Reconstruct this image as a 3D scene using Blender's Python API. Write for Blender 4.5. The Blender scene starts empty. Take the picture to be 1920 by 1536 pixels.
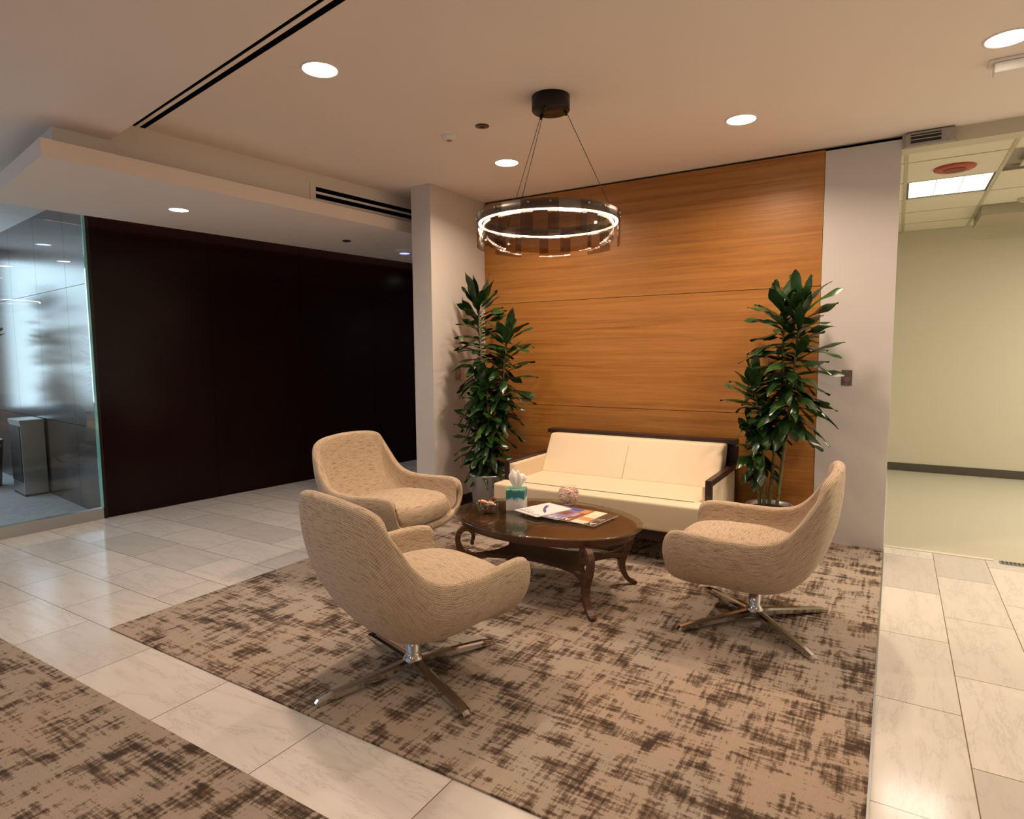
import bpy, bmesh, math, random
from mathutils import Vector, Matrix, noise as mnoise
PI = math.pi
def R(d): return math.radians(d)
scn = bpy.context.scene
COL = scn.collection

# ------------------------------------------------------------------ camera
CAM_H = 1.38
F_PX = 1166.0
yaw, pitch, roll = R(-31.6), R(5.2), R(.46)
fw = Vector((math.sin(yaw)*math.cos(pitch), math.cos(yaw)*math.cos(pitch), -math.sin(pitch)))
rt0 = Vector((math.cos(yaw), -math.sin(yaw), 0))
dn0 = fw.cross(rt0)
rt = rt0*math.cos(roll) + dn0*math.sin(roll)
dn = dn0*math.cos(roll) - rt0*math.sin(roll)
cam_data = bpy.data.cameras.new('camera')
cam = bpy.data.objects.new('camera', cam_data)
COL.objects.link(cam)
m3 = Matrix((rt, -dn, -fw)).transposed()
cam.matrix_world = Matrix.Translation((0, 0, CAM_H)) @ m3.to_4x4()
cam_data.sensor_fit = 'HORIZONTAL'
cam_data.sensor_width = 36.0
cam_data.lens = 36.0*F_PX/1920.0
cam_data.clip_start = .05
scn.camera = cam

# ------------------------------------------------------------------ exposure and world
scn.view_settings.view_transform = 'Standard'
scn.view_settings.look = 'None'
scn.view_settings.gamma = 1.0
scn.view_settings.use_curve_mapping = False
scn.view_settings.exposure = 0.16
scn.cycles.use_denoising = True
scn.cycles.max_bounces = 10
scn.cycles.transparent_max_bounces = 40
scn.cycles.sample_clamp_indirect = 6.0
world = bpy.data.worlds.new('world'); scn.world = world
world.use_nodes = True
bg = world.node_tree.nodes['Background']
bg.inputs['Color'].default_value = (.62, .78, 1.0, 1)
bg.inputs['Strength'].default_value = .4

DOWN_W = 18.0      # watts of each recessed ceiling lamp
WARM = (1.0, .73, .53)
WARMW = (1.0, .80, .62)

# ------------------------------------------------------------------ helpers
def link(name, me, mat=None, parent=None, smooth=False):
    o = bpy.data.objects.new(name, me)
    COL.objects.link(o)
    if mat is not None:
        for m in (mat if isinstance(mat, (list, tuple)) else [mat]):
            me.materials.append(m)
    if parent is not None: o.parent = parent
    if smooth:
        for p in me.polygons: p.use_smooth = True
    return o

class MB:
    """collects shapes that become ONE mesh object"""
    def __init__(s): s.bm = bmesh.new()
    def quad(s, pts, mi=0):
        f = s.bm.faces.new([s.bm.verts.new(p) for p in pts]); f.material_index = mi; return f
    def box(s, x0, x1, y0, y1, z0, z1, mi=0, bev=0.0, rz=0.0, c=None, seg=2):
        b = bmesh.new()
        bmesh.ops.create_cube(b, size=1)
        sx, sy, sz = x1-x0, y1-y0, z1-z0
        for v in b.verts: v.co = Vector((v.co.x*sx, v.co.y*sy, v.co.z*sz))
        if bev > 0:
            bmesh.ops.bevel(b, geom=b.edges[:], offset=bev, segments=seg, profile=.6, affect='EDGES')
        M = Matrix.Translation(((x0+x1)/2, (y0+y1)/2, (z0+z1)/2)) @ Matrix.Rotation(rz, 4, 'Z')
        bmesh.ops.transform(b, matrix=M, verts=b.verts[:])
        s.merge(b, mi)
    def merge(s, b, mi=0):
        mp = {v: s.bm.verts.new(v.co) for v in b.verts}
        for f in b.faces:
            try:
                nf = s.bm.faces.new([mp[v] for v in f.verts]); nf.material_index = mi; nf.smooth = f.smooth
            except ValueError: pass
        b.free()
    def prism(s, poly, z0, z1, mi=0):
        n = len(poly)
        lo = [s.bm.verts.new((p[0], p[1], z0)) for p in poly]
        hi = [s.bm.verts.new((p[0], p[1], z1)) for p in poly]
        a = sum(poly[i][0]*poly[(i+1) % n][1]-poly[(i+1) % n][0]*poly[i][1] for i in range(n))
        if a < 0: lo.reverse(); hi.reverse()
        fs = [s.bm.faces.new(list(reversed(lo))), s.bm.faces.new(hi)]
        for i in range(n):
            j = (i+1) % n
            fs.append(s.bm.faces.new([lo[i], lo[j], hi[j], hi[i]]))
        for f in fs: f.material_index = mi
    def lathe(s, prof, c=(0, 0, 0), n=32, mi=0, smooth=True, sx=1, sy=1, caps=False):
        rings = []
        for r, z in prof:
            rings.append([s.bm.verts.new((c[0]+r*sx*math.cos(2*PI*k/n), c[1]+r*sy*math.sin(2*PI*k/n), c[2]+z)) for k in range(n)])
        for a, b in zip(rings, rings[1:]):
            for k in range(n):
                j = (k+1) % n
                f = s.bm.faces.new([a[k], a[j], b[j], b[k]]); f.smooth = smooth; f.material_index = mi
        if caps:
            f = s.bm.faces.new(list(reversed(rings[0]))); f.material_index = mi
            f = s.bm.faces.new(rings[-1]); f.material_index = mi
    def tube(s, pts, rad, n=8, mi=0, caps=True, flat=None):
        """rad: number or list; flat=(w,h) gives a rectangular bar"""
        pts = [Vector(p) for p in pts]
        rads = rad if isinstance(rad, (list, tuple)) else [rad]*len(pts)
        rings = []; up = Vector((0, 0, 1))
        t0 = (pts[1]-pts[0]).normalized()
        if abs(t0.dot(up)) > .95: up = Vector((1, 0, 0))
        side = t0.cross(up).normalized()
        for i, p in enumerate(pts):
            t = (pts[min(i+1, len(pts)-1)]-pts[max(i-1, 0)]).normalized()
            side = (side - t*side.dot(t)).normalized()
            nrm = side.cross(t).normalized()
            rings.append([s.bm.verts.new(p + (side*math.cos(2*PI*k/n)+nrm*math.sin(2*PI*k/n))*rads[i]) for k in range(n)])
        for a, b in zip(rings, rings[1:]):
            for k in range(n):
                j = (k+1) % n
                f = s.bm.faces.new([a[k], a[j], b[j], b[k]]); f.smooth = True; f.material_index = mi
        if caps:
            for rr in (rings[0], rings[-1]):
                f = s.bm.faces.new(rr); f.material_index = mi
    def build(s, name, mat=None, parent=None, smooth=False):
        bmesh.ops.recalc_face_normals(s.bm, faces=s.bm.faces[:])
        me = bpy.data.meshes.new(name); s.bm.to_mesh(me); s.bm.free()
        return link(name, me, mat, parent, smooth)

def tag(o, label=None, cat=None, group=None, kind=None):
    if label: o['label'] = label
    if cat: o['category'] = cat
    if group: o['group'] = group
    if kind: o['kind'] = kind
    return o
def empty(name, loc=(0, 0, 0), rz=0):
    o = bpy.data.objects.new(name, None); COL.objects.link(o)
    o.location = loc; o.rotation_euler = (0, 0, rz); o.empty_display_size = .1
    return o
def struct(o): o['kind'] = 'structure'; return o

# ------------------------------------------------------------------ materials
def nt(name):
    m = bpy.data.materials.new(name); m.use_nodes = True
    t = m.node_tree; b = t.nodes['Principled BSDF']
    return m, t, b
def N(t, typ, **kw):
    n = t.nodes.new(typ)
    for k, v in kw.items():
        if k in n.inputs: n.inputs[k].default_value = v
        else: setattr(n, k, v)
    return n
def pmat(name, col, rough=.5, metal=0., spec=.5, noise=0., nscale=40., bump=0., coat=0.):
    m, t, b = nt(name)
    b.inputs['Base Color'].default_value = (*col, 1)
    b.inputs['Roughness'].default_value = rough
    b.inputs['Metallic'].default_value = metal
    b.inputs['Specular IOR Level'].default_value = spec
    b.inputs['Coat Weight'].default_value = coat
    tc = N(t, 'ShaderNodeTexCoord')
    nz = N(t, 'ShaderNodeTexNoise', Scale=nscale, Detail=4.0)
    t.links.new(tc.outputs['Object'], nz.inputs['Vector'])
    if noise > 0:
        mx = N(t, 'ShaderNodeMix'); mx.data_type = 'RGBA'
        mx.inputs[6].default_value = (*[c*(1-noise) for c in col], 1)
        mx.inputs[7].default_value = (*[min(1, c*(1+noise)) for c in col], 1)
        t.links.new(nz.outputs['Fac'], mx.inputs[0]); t.links.new(mx.outputs[2], b.inputs['Base Color'])
    if bump > 0:
        bp = N(t, 'ShaderNodeBump', Strength=bump, Distance=.002)
        t.links.new(nz.outputs['Fac'], bp.inputs['Height']); t.links.new(bp.outputs['Normal'], b.inputs['Normal'])
    return m
def emis(name, col, s):
    m, t, b = nt(name)
    b.inputs['Base Color'].default_value = (*col, 1)
    b.inputs['Emission Color'].default_value = (*col, 1)
    b.inputs['Emission Strength'].default_value = s
    return m
def glass(name, col=(1, 1, 1), rough=0.0, trans=1.0, mixf=.0):
    """thin clear sheet: mostly straight-through light with a mirror share"""
    m = bpy.data.materials.new(name); m.use_nodes = True
    t = m.node_tree; t.nodes.clear()
    out = N(t, 'ShaderNodeOutputMaterial')
    tr = N(t, 'ShaderNodeBsdfTransparent'); tr.inputs['Color'].default_value = (*col, 1)
    gl = N(t, 'ShaderNodeBsdfGlossy'); gl.inputs['Roughness'].default_value = rough
    fr = N(t, 'ShaderNodeLayerWeight', Blend=.5)
    pw = N(t, 'ShaderNodeMath', operation='POWER'); pw.inputs[1].default_value = 5.0
    ad = N(t, 'ShaderNodeMath', operation='MULTIPLY_ADD'); ad.inputs[1].default_value = .92; ad.inputs[2].default_value = .04+mixf
    mx = N(t, 'ShaderNodeMixShader')
    t.links.new(fr.outputs['Facing'], pw.inputs[0]); t.links.new(pw.outputs[0], ad.inputs[0]); t.links.new(ad.outputs[0], mx.inputs[0])
    t.links.new(tr.outputs[0], mx.inputs[1]); t.links.new(gl.outputs[0], mx.inputs[2])
    t.links.new(mx.outputs[0], out.inputs['Surface'])
    return m
def ramp(t, stops, interp='LINEAR'):
    r = N(t, 'ShaderNodeValToRGB'); cr = r.color_ramp; cr.interpolation = interp
    while len(cr.elements) < len(stops): cr.elements.new(.5)
    for e, (p, c) in zip(cr.elements, stops): e.position = p; e.color = (*c, 1)
    return r
def mapping(t, scale=(1, 1, 1), loc=(0, 0, 0), src='Object', rot=(0, 0, 0)):
    tc = N(t, 'ShaderNodeTexCoord'); mp = N(t, 'ShaderNodeMapping')
    mp.inputs['Scale'].default_value = scale; mp.inputs['Location'].default_value = loc; mp.inputs['Rotation'].default_value = rot
    t.links.new(tc.outputs[src], mp.inputs['Vector'])
    return mp

def marble(name, bw, bh, loc, rot=0.0, tone=(.73, .69, .65)):
    m, t, b = nt(name)
    mp = mapping(t, loc=loc, rot=(0, 0, rot))
    br = N(t, 'ShaderNodeTexBrick')
    br.offset = .5; br.offset_frequency = 2; br.squash = 1
    br.inputs['Color1'].default_value = (0, 0, 0, 1); br.inputs['Color2'].default_value = (1, 1, 1, 1)
    br.inputs['Mortar'].default_value = (.5, .5, .5, 1)
    br.inputs['Scale'].default_value = 1.0
    br.inputs['Mortar Size'].default_value = .0020
    br.inputs['Mortar Smooth'].default_value = .1
    br.inputs['Brick Width'].default_value = bw; br.inputs['Row Height'].default_value = bh
    t.links.new(mp.outputs[0], br.inputs['Vector'])
    # veins, shifted per tile
    sc = N(t, 'ShaderNodeVectorMath', operation='SCALE'); sc.inputs['Scale'].default_value = 7.0
    t.links.new(br.outputs['Color'], sc.inputs[0])
    ad = N(t, 'ShaderNodeVectorMath', operation='ADD')
    t.links.new(mp.outputs[0], ad.inputs[0]); t.links.new(sc.outputs[0], ad.inputs[1])
    m2 = N(t, 'ShaderNodeMapping'); m2.inputs['Scale'].default_value = (.9, 4.2, 1); m2.inputs['Rotation'].default_value = (0, 0, .5)
    t.links.new(ad.outputs[0], m2.inputs['Vector'])
    n1 = N(t, 'ShaderNodeTexNoise', Scale=1.7, Detail=10.0, Roughness=.68, Distortion=.35)
    t.links.new(m2.outputs[0], n1.inputs['Vector'])
    r1 = ramp(t, [(.40, (.0, .0, .0)), (.485, (.30, .30, .30)), (.50, (1, 1, 1)), (.515, (.25, .25, .25)), (.60, (0, 0, 0)), (.80, (.5, .5, .5))])
    t.links.new(n1.outputs['Fac'], r1.inputs[0])
    base = ramp(t, [(0, tuple(c*.80 for c in tone)), (.35, tuple(c*.97 for c in tone)), (1, tuple(min(1, c*1.05) for c in tone))])
    t.links.new(br.outputs['Color'], base.inputs[0])
    mv = N(t, 'ShaderNodeMix'); mv.data_type = 'RGBA'
    mv.inputs[7].default_value = (tone[0]*.66, tone[1]*.67, tone[2]*.68, 1)
    ms = N(t, 'ShaderNodeMath', operation='MULTIPLY'); ms.inputs[1].default_value = .55
    t.links.new(r1.outputs[0], ms.inputs[0])
    t.links.new(ms.outputs[0], mv.inputs[0]); t.links.new(base.outputs[0], mv.inputs[6])
    mg = N(t, 'ShaderNodeMix'); mg.data_type = 'RGBA'
    mg.inputs[7].default_value = (.20, .13, .09, 1)
    t.links.new(br.outputs['Fac'], mg.inputs[0]); t.links.new(mv.outputs[2], mg.inputs[6])
    t.links.new(mg.outputs[2], b.inputs['Base Color'])
    b.inputs['Roughness'].default_value = .13
    b.inputs['Specular IOR Level'].default_value = .55
    return m

def carpet_mat(name, off=(0, 0, 0), lo=1.0):
    m, t, b = nt(name)
    mp = mapping(t, loc=off)
    def math_(op, a, bb):
        n = N(t, 'ShaderNodeMath', operation=op)
        for i, v in enumerate((a, bb)):
            if isinstance(v, (int, float)): n.inputs[i].default_value = v
            else: t.links.new(v, n.inputs[i])
        return n.outputs[0]
    def nz(scale, sv, det=3.0, w=0, rough=.55, src=None):
        # snap the coordinates so that edges read as yarn steps
        sn = N(t, 'ShaderNodeVectorMath', operation='SNAP'); sn.inputs[1].default_value = (.004, .004, 1)
        t.links.new((src or mp).outputs[0], sn.inputs[0])
        q = N(t, 'ShaderNodeMapping'); q.inputs['Scale'].default_value = sv; q.inputs['Location'].default_value = (w, w*1.7, 0)
        t.links.new(sn.outputs[0], q.inputs['Vector'])
        n = N(t, 'ShaderNodeTexNoise', Scale=scale, Detail=det+1, Roughness=.62)
        t.links.new(q.outputs[0], n.inputs['Vector'])
        return n.outputs['Fac']
    a = nz(2.0, (2.6, 30, 1), 4, 3)
    c = nz(2.0, (30, 2.6, 1), 4, 11)
    d = nz(1.0, (3.2, 9.0, 1), 4, 23)
    e = nz(1.0, (10, 3.4, 1), 4, 31)
    f = nz(60., (1, 1, 1), 1, 5)
    s1 = math_('ADD', math_('MULTIPLY', a, .52), math_('MULTIPLY', c, .52))
    s2 = math_('ADD', math_('MULTIPLY', d, .62), math_('MULTIPLY', e, .62))
    v = math_('ADD', math_('ADD', s1, s2), math_('MULTIPLY', f, .14))
    g = nz(1.0, (9, 14, 1), 4, 71)
    v = math_('ADD', v, math_('MULTIPLY', g, .30))
    v = math_('MULTIPLY', v, .393)
    r = ramp(t, [(0, (.055*lo, .040*lo, .032*lo)), (.484, (.080*lo, .058*lo, .046*lo)), (.487, (.135*lo, .098*lo, .076*lo)), (.505, (.16*lo, .118*lo, .092*lo)),
                 (.509, (.235*lo, .178*lo, .142*lo)), (.528, (.265*lo, .208*lo, .165*lo)), (.533, (.44*lo, .365*lo, .305*lo)), (1, (.54*lo, .45*lo, .38*lo))])
    t.links.new(v, r.inputs[0])
    # slow hue drift brown <-> grey
    h = nz(1.0, (1.3, 1.3, 1), 2, 51)
    mx = N(t, 'ShaderNodeMix'); mx.data_type = 'RGBA'; mx.blend_type = 'MULTIPLY'; mx.inputs[0].default_value = 1
    hr = ramp(t, [(.38, (1.03, .98, .92)), (.6, (.95, .98, .98))]); t.links.new(h, hr.inputs[0])
    t.links.new(r.outputs[0], mx.inputs[6]); t.links.new(hr.outputs[0], mx.inputs[7])
    # pile
    p = N(t, 'ShaderNodeTexNoise', Scale=420.0, Detail=2.0); t.links.new(mp.outputs[0], p.inputs['Vector'])
    pr_ = ramp(t, [(.3, (.72, .72, .72)), (.7, (1.15, 1.15, 1.15))]); t.links.new(p.outputs['Fac'], pr_.inputs[0])
    m4 = N(t, 'ShaderNodeMix'); m4.data_type = 'RGBA'; m4.blend_type = 'MULTIPLY'; m4.inputs[0].default_value = 1
    t.links.new(mx.outputs[2], m4.inputs[6]); t.links.new(pr_.outputs[0], m4.inputs[7])
    t.links.new(m4.outputs[2], b.inputs['Base Color'])
    bp = N(t, 'ShaderNodeBump', Strength=.6, Distance=.004); t.links.new(p.outputs['Fac'], bp.inputs['Height'])
    t.links.new(bp.outputs[0], b.inputs['Normal'])
    b.inputs['Roughness'].default_value = .95; b.inputs['Specular IOR Level'].default_value = .1
    return m

def wood_mat(name, c0, c1, c2, axis='X', rough=.38, scale=1.0, coat=0.):
    m, t, b = nt(name)
    sv = {'X': (.35, 1, 13), 'Y': (13, .35, 13), 'Z': (13, 13, .5)}[axis]
    mp = mapping(t, scale=tuple(s*scale for s in sv))
    n1 = N(t, 'ShaderNodeTexNoise', Scale=1.5, Detail=6.0, Roughness=.6, Distortion=.7)
    t.links.new(mp.outputs[0], n1.inputs['Vector'])
    sv2 = {'X': (2.5, 1, 120), 'Y': (120, 2.5, 120), 'Z': (120, 120, 4)}[axis]
    mp2 = mapping(t, scale=tuple(s*scale for s in sv2))
    n2 = N(t, 'ShaderNodeTexNoise', Scale=1.5, Detail=3.0); t.links.new(mp2.outputs[0], n2.inputs['Vector'])
    ad = N(t, 'ShaderNodeMath', operation='MULTIPLY_ADD'); ad.inputs[1].default_value = .30; ad.inputs[2].default_value = 0
    t.links.new(n2.outputs['Fac'], ad.inputs[0])
    a2 = N(t, 'ShaderNodeMath', operation='MULTIPLY_ADD'); a2.inputs[1].default_value = .75
    t.links.new(n1.outputs['Fac'], a2.inputs[0]); t.links.new(ad.outputs[0], a2.inputs[2])
    r = ramp(t, [(.36, c0), (.5, c1), (.66, c2)]); t.links.new(a2.outputs[0], r.inputs[0])
    t.links.new(r.outputs[0], b.inputs['Base Color'])
    bp = N(t, 'ShaderNodeBump', Strength=.08, Distance=.001); t.links.new(n2.outputs['Fac'], bp.inputs['Height'])
    t.links.new(bp.outputs[0], b.inputs['Normal'])
    b.inputs['Roughness'].default_value = rough; b.inputs['Coat Weight'].default_value = coat
    b.inputs['Coat Roughness'].default_value = .12
    return m

def tweed_mat(name):
    m, t, b = nt(name)
    tc = N(t, 'ShaderNodeTexCoord'); mp = N(t, 'ShaderNodeMapping'); t.links.new(tc.outputs['UV'], mp.inputs['Vector'])
    br = N(t, 'ShaderNodeTexBrick'); br.offset = .5
    br.inputs['Scale'].default_value = 1; br.inputs['Brick Width'].default_value = .0105; br.inputs['Row Height'].default_value = .0070
    br.inputs['Mortar Size'].default_value = .0011; br.inputs['Mortar Smooth'].default_value = .6
    br.inputs['Color1'].default_value = (.70, .585, .44, 1); br.inputs['Color2'].default_value = (.60, .49, .36, 1)
    br.inputs['Mortar'].default_value = (.27, .18, .12, 1)
    t.links.new(mp.outputs[0], br.inputs['Vector'])
    # long thread streaks along the courses
    q = N(t, 'ShaderNodeMapping'); q.inputs['Scale'].default_value = (14, 150, 1); t.links.new(tc.outputs['UV'], q.inputs['Vector'])
    n = N(t, 'ShaderNodeTexNoise', Scale=1., Detail=3.); t.links.new(q.outputs[0], n.inputs['Vector'])
    r = ramp(t, [(.34, (.62, .55, .48)), (.46, (.97, .95, .93)), (.6, (1.04, 1.03, 1.0))]); t.links.new(n.outputs['Fac'], r.inputs[0])
    mx = N(t, 'ShaderNodeMix'); mx.data_type = 'RGBA'; mx.blend_type = 'MULTIPLY'; mx.inputs[0].default_value = .9
    t.links.new(br.outputs['Color'], mx.inputs[6]); t.links.new(r.outputs[0], mx.inputs[7])
    t.links.new(mx.outputs[2], b.inputs['Base Color'])
    inv = N(t, 'ShaderNodeMath', operation='SUBTRACT'); inv.inputs[0].default_value = 1; t.links.new(br.outputs['Fac'], inv.inputs[1])
    bp = N(t, 'ShaderNodeBump', Strength=.5, Distance=.0015); t.links.new(inv.outputs[0], bp.inputs['Height'])
    t.links.new(bp.outputs[0], b.inputs['Normal'])
    b.inputs['Roughness'].default_value = .9; b.inputs['Sheen Weight'].default_value = .15; b.inputs['Specular IOR Level'].default_value = .15
    return m

M = {}
M['paint'] = pmat('warm_white_paint', (.80, .75, .70), .75, noise=.02, nscale=3, bump=.05)
M['ceil'] = pmat('ceiling_paint', (.86, .765, .70), .85, noise=.015, nscale=2)
M['plaster'] = pmat('brushed_plaster', (.62, .59, .56), .6, noise=.06, nscale=5, bump=.1)
M['panel_grey'] = pmat('pale_grey_panel', (.60, .585, .575), .45, noise=.04, nscale=2.5)
M['sage'] = pmat('sage_paint', (.60, .555, .43), .8, noise=.015)
M['dark_wood'] = pmat('dark_lacquered_veneer', (.012, .0030, .0028), .20, spec=.14, noise=.25, nscale=6)
M['dark_gloss'] = pmat('glossy_dark_panel', (.03, .018, .02), .21, spec=.9, noise=.1, nscale=6)
M['teak'] = wood_mat('honey_veneer', (.275, .108, .019), (.375, .158, .030), (.45, .205, .044), 'X', .40, 1.7)
M['walnut'] = wood_mat('walnut', (.040, .014, .007), (.082, .031, .013), (.135, .054, .022), 'X', .34, 2.0, coat=.1)
M['shelf'] = wood_mat('dull_walnut', (.040, .014, .007), (.075, .028, .012), (.11, .043, .018), 'X', .6, 2.0)
M['espresso'] = wood_mat('espresso_wood', (.018, .008, .006), (.030, .013, .010), (.045, .020, .015), 'X', .35, 2.0)
M['marble'] = marble('marble_tiles', .594, .334, (3.547+.594*4.5, -1.184+.334*10, 0))
M['marble_r'] = marble('marble_tiles_corridor', .686, .286, (.299, .286*21-.016, 0), rot=-PI/2)
M['vct'] = pmat('sage_vinyl_floor', (.52, .485, .39), .35, noise=.05, nscale=90)
M['rug'] = carpet_mat('distressed_carpet')
M['rug_b'] = carpet_mat('distressed_carpet_grey', (4.4, 2.1, 0), .9)
M['office_carpet'] = pmat('grey_office_carpet', (.34, .36, .38), .95, noise=.3, nscale=14, bump=.3)
M['tweed'] = tweed_mat('cream_tweed')
M['leather'] = pmat('cream_leather', (.78, .66, .48), .5, noise=.03, nscale=14, bump=.15)
M['chrome'] = pmat('polished_chrome', (.62, .60, .58), .12, metal=1)
M['steel'] = pmat('brushed_steel', (.50, .50, .50), .32, metal=1, noise=.08, nscale=200)
M['pot'] = pmat('brushed_aluminium', (.66, .69, .76), .33, metal=.45, noise=.03)
M['black'] = pmat('black_plastic', (.012, .011, .011), .4)
M['black_base'] = pmat('black_rubber_base', (.008, .007, .009), .35)
M['bronze'] = pmat('black_metal', (.022, .018, .016), .35, metal=.6)
M['ringmetal'] = pmat('grey_metal_ring', (.20, .175, .15), .4, metal=.5)
M['white'] = pmat('white_plastic', (.80, .78, .74), .4)
M['offwhite'] = pmat('ivory_plastic', (.60, .52, .41), .4)
M['wire'] = pmat('suspension_wire', (.05, .035, .03), .4, metal=.8)
M['slot'] = pmat('slot_black', (.003, .003, .003), .9, spec=0)
M['soil'] = pmat('potting_soil', (.035, .020, .012), .95, noise=.4, nscale=60, bump=.5)
M['lamp'] = emis('lamp_lens', WARMW, 22)
M['lamp_cool'] = emis('lamp_lens_cool', (.86, 1.0, .97), 12)
M['led'] = emis('led_strip', (1.0, .80, .60), 34)
M['troffer'] = emis('troffer_lens', (1.0, .96, .86), 3.2)
M['daylight'] = emis('bright_window', (.66, .84, 1.0), 3.8)
M['blue_led'] = emis('blue_status_light', (.25, .28, 1.0), 2.5)
M['cove'] = emis('cove_strip', (1.0, .50, .38), 7.0)
M['glass'] = glass('clear_glass', (.93, .97, .96))
M['glass_top'] = glass('table_glass', (.94, .97, .95), mixf=.05)
M['glass_edge'] = pmat('green_glass_edge', (.16, .55, .55), .08, spec=1.0, coat=1)
M['glass_rim'] = glass('rim_glass', (.93, .93, .91), mixf=.02)
M['smoke'] = glass('smoked_glass', (.72, .66, .61), .02, mixf=.01)
M['pink'] = pmat('pink_mints', (.92, .58, .50), .4, noise=.35, nscale=70)
M['bark'] = pmat('cane_bark', (.16, .15, .06), .7, noise=.5, nscale=60, bump=.5)
def leaf_mat():
    m, t, b = nt('glossy_leaf')
    mp = mapping(t, scale=(1, 1, 1)); n = N(t, 'ShaderNodeTexNoise', Scale=9., Detail=2.); t.links.new(mp.outputs[0], n.inputs['Vector'])
    r = ramp(t, [(.3, (.008, .030, .010)), (.55, (.020, .062, .014)), (.75, (.055, .115, .022))]); t.links.new(n.outputs['Fac'], r.inputs[0])
    t.links.new(r.outputs[0], b.inputs['Base Color'])
    b.inputs['Roughness'].default_value = .28; b.inputs['Specular IOR Level'].default_value = .55
    return m
M['leaf'] = leaf_mat()
M['red'] = pmat('red_cover', (.42, .06, .03), .4)

# ------------------------------------------------------------------ room shell
CH = 2.767      # lounge ceiling
CL = 2.65       # lower ceiling
SF = 2.438      # underside of the soffit
YW = 4.897      # face of the timber wall
Y_B = 8.34      # far wall of the corridor
# floor: one mesh, three coverings
f = MB()
f.quad([(-5.74, -6, 0), (-.016, -6, 0), (-.016, 9.5, 0), (-5.74, 9.5, 0)], 0)
f.quad([(-.016, -6, 0), (5, -6, 0), (5, 5.04, 0), (-.016, 5.04, 0)], 1)
f.quad([(-.016, 5.04, 0), (5, 5.04, 0), (5, 9.5, 0), (-.016, 9.5, 0)], 2)
f.quad([(-12, -6, 0), (-5.74, -6, 0), (-5.74, 9.5, 0), (-12, 9.5, 0)], 3)
struct(f.build('floor', [M['marble'], M['marble_r'], M['vct'], M['office_carpet']]))

def wall_line(P, Q, th, z0, z1, name, mat, side=1):
    P = Vector(P); Q = Vector(Q); d = (Q-P).normalized(); n = Vector((-d.y, d.x))*side*th
    b = MB(); b.prism([P, Q, Q+n, P+n], z0, z1)
    return struct(b.build(name, mat))

# timber wall: three boards with thin shadow gaps
b = MB()
for z0, z1 in ((0.0, .911), (.915, 1.829), (1.833, 2.752)):
    b.box(-3.30, -.466, YW, YW+.03, z0, z1)
struct(b.build('wall_back', M['teak']))
b = MB(); b.box(-3.30, -.02, YW+.03, YW+.13, 0, CH); 
struct(b.build('wall_core', M['slot']))
# pale end panel beside the timber
b = MB(); b.box(-.463, -.018, YW-.004, YW+.143, 0, 2.742)
struct(b.build('wall_end', M['panel_grey']))
# white pier on the left of the lounge
b = MB(); b.box(-3.50, -3.30, 4.107, 8.2, 0, CH)
struct(b.build('wall_pier', M['plaster']))
b = MB(); b.box(-3.2999, -3.288, 4.11, YW-.001, 0.006, .10)
struct(b.build('baseboard_left', M['black_base']))
# long dark wall with panel joints (slightly out of square with the lounge)
DW0 = Vector((-5.700, 2.634)); DW1 = Vector((-5.278, 6.263)); dwd = (DW1-DW0).normalized(); dwn = Vector((-dwd.y, dwd.x))
DWE = DW0 + dwd*6.2
b = MB()
cuts = [0, .975, 1.95, 2.92, 3.56, 4.6, 6.2]
for a0, a1 in zip(cuts, cuts[1:]):
    p, q = DW0+dwd*(a0+.0015), DW0+dwd*(a1-.0015)
    b.prism([p, q, q+dwn*.03, p+dwn*.03], 0.0, CL)
b.prism([DW0+dwn*.03, DWE+dwn*.03, DWE+dwn*.12, DW0+dwn*.12], 0, CL)
struct(b.build('wall_left', M['dark_wood']))
# return of the dark wall behind the glass
d2 = Vector((-.991, .131)); n2 = Vector((.131, .991))
RW = DW0 + Vector((-.02, .0))
b = MB()
L = [0, .62, 1.5, 2.4, 3.3, 4.6]
for a0, a1 in zip(L, L[1:]):
    for z0, z1 in ((0, .76), (.764, 1.99), (1.994, 2.73)):
        p, q = RW+d2*(a0+.002), RW+d2*(a1-.002)
        b.prism([p, q, q+n2*.03, p+n2*.03], z0, z1)
struct(b.build('wall_alcove', M['dark_gloss']))
wall_line(RW+n2*.03, RW+d2*4.6+n2*.03, .1, 0, 2.73, 'wall_alcove_core', M['slot'], -1)
# far window wall of the room behind the glass
b = MB()
b.box(-9.75, -9.65, -6, 0.2, 0, 2.8); b.box(-9.75, -9.65, 2.86, 3.6, 0, 2.8)
b.box(-9.75, -9.65, .2, 2.86, 0, .72); b.box(-9.75, -9.65, .2, 2.86, 2.6, 2.8)
struct(b.build('wall_window', M['plaster']))
w = MB(); w.box(-9.74, -9.72, .2, 2.86, .72, 2.6)
win = struct(w.build('window_1', M['daylight']))
w = MB(); w.box(-9.66, -9.63, .2, 2.86, .70, .74); w.box(-9.66, -9.63, 1.39, 1.43, .72, 2.6); w.box(-9.66, -9.63, .2, 2.86, 2.58, 2.62)
w.build('window_frame', M['steel'], win)
b = MB(); b.box(-9.7, -5.69, -6, 3.5, 2.73, 2.83)
struct(b.build('ceiling_office', M['ceil']))
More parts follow.
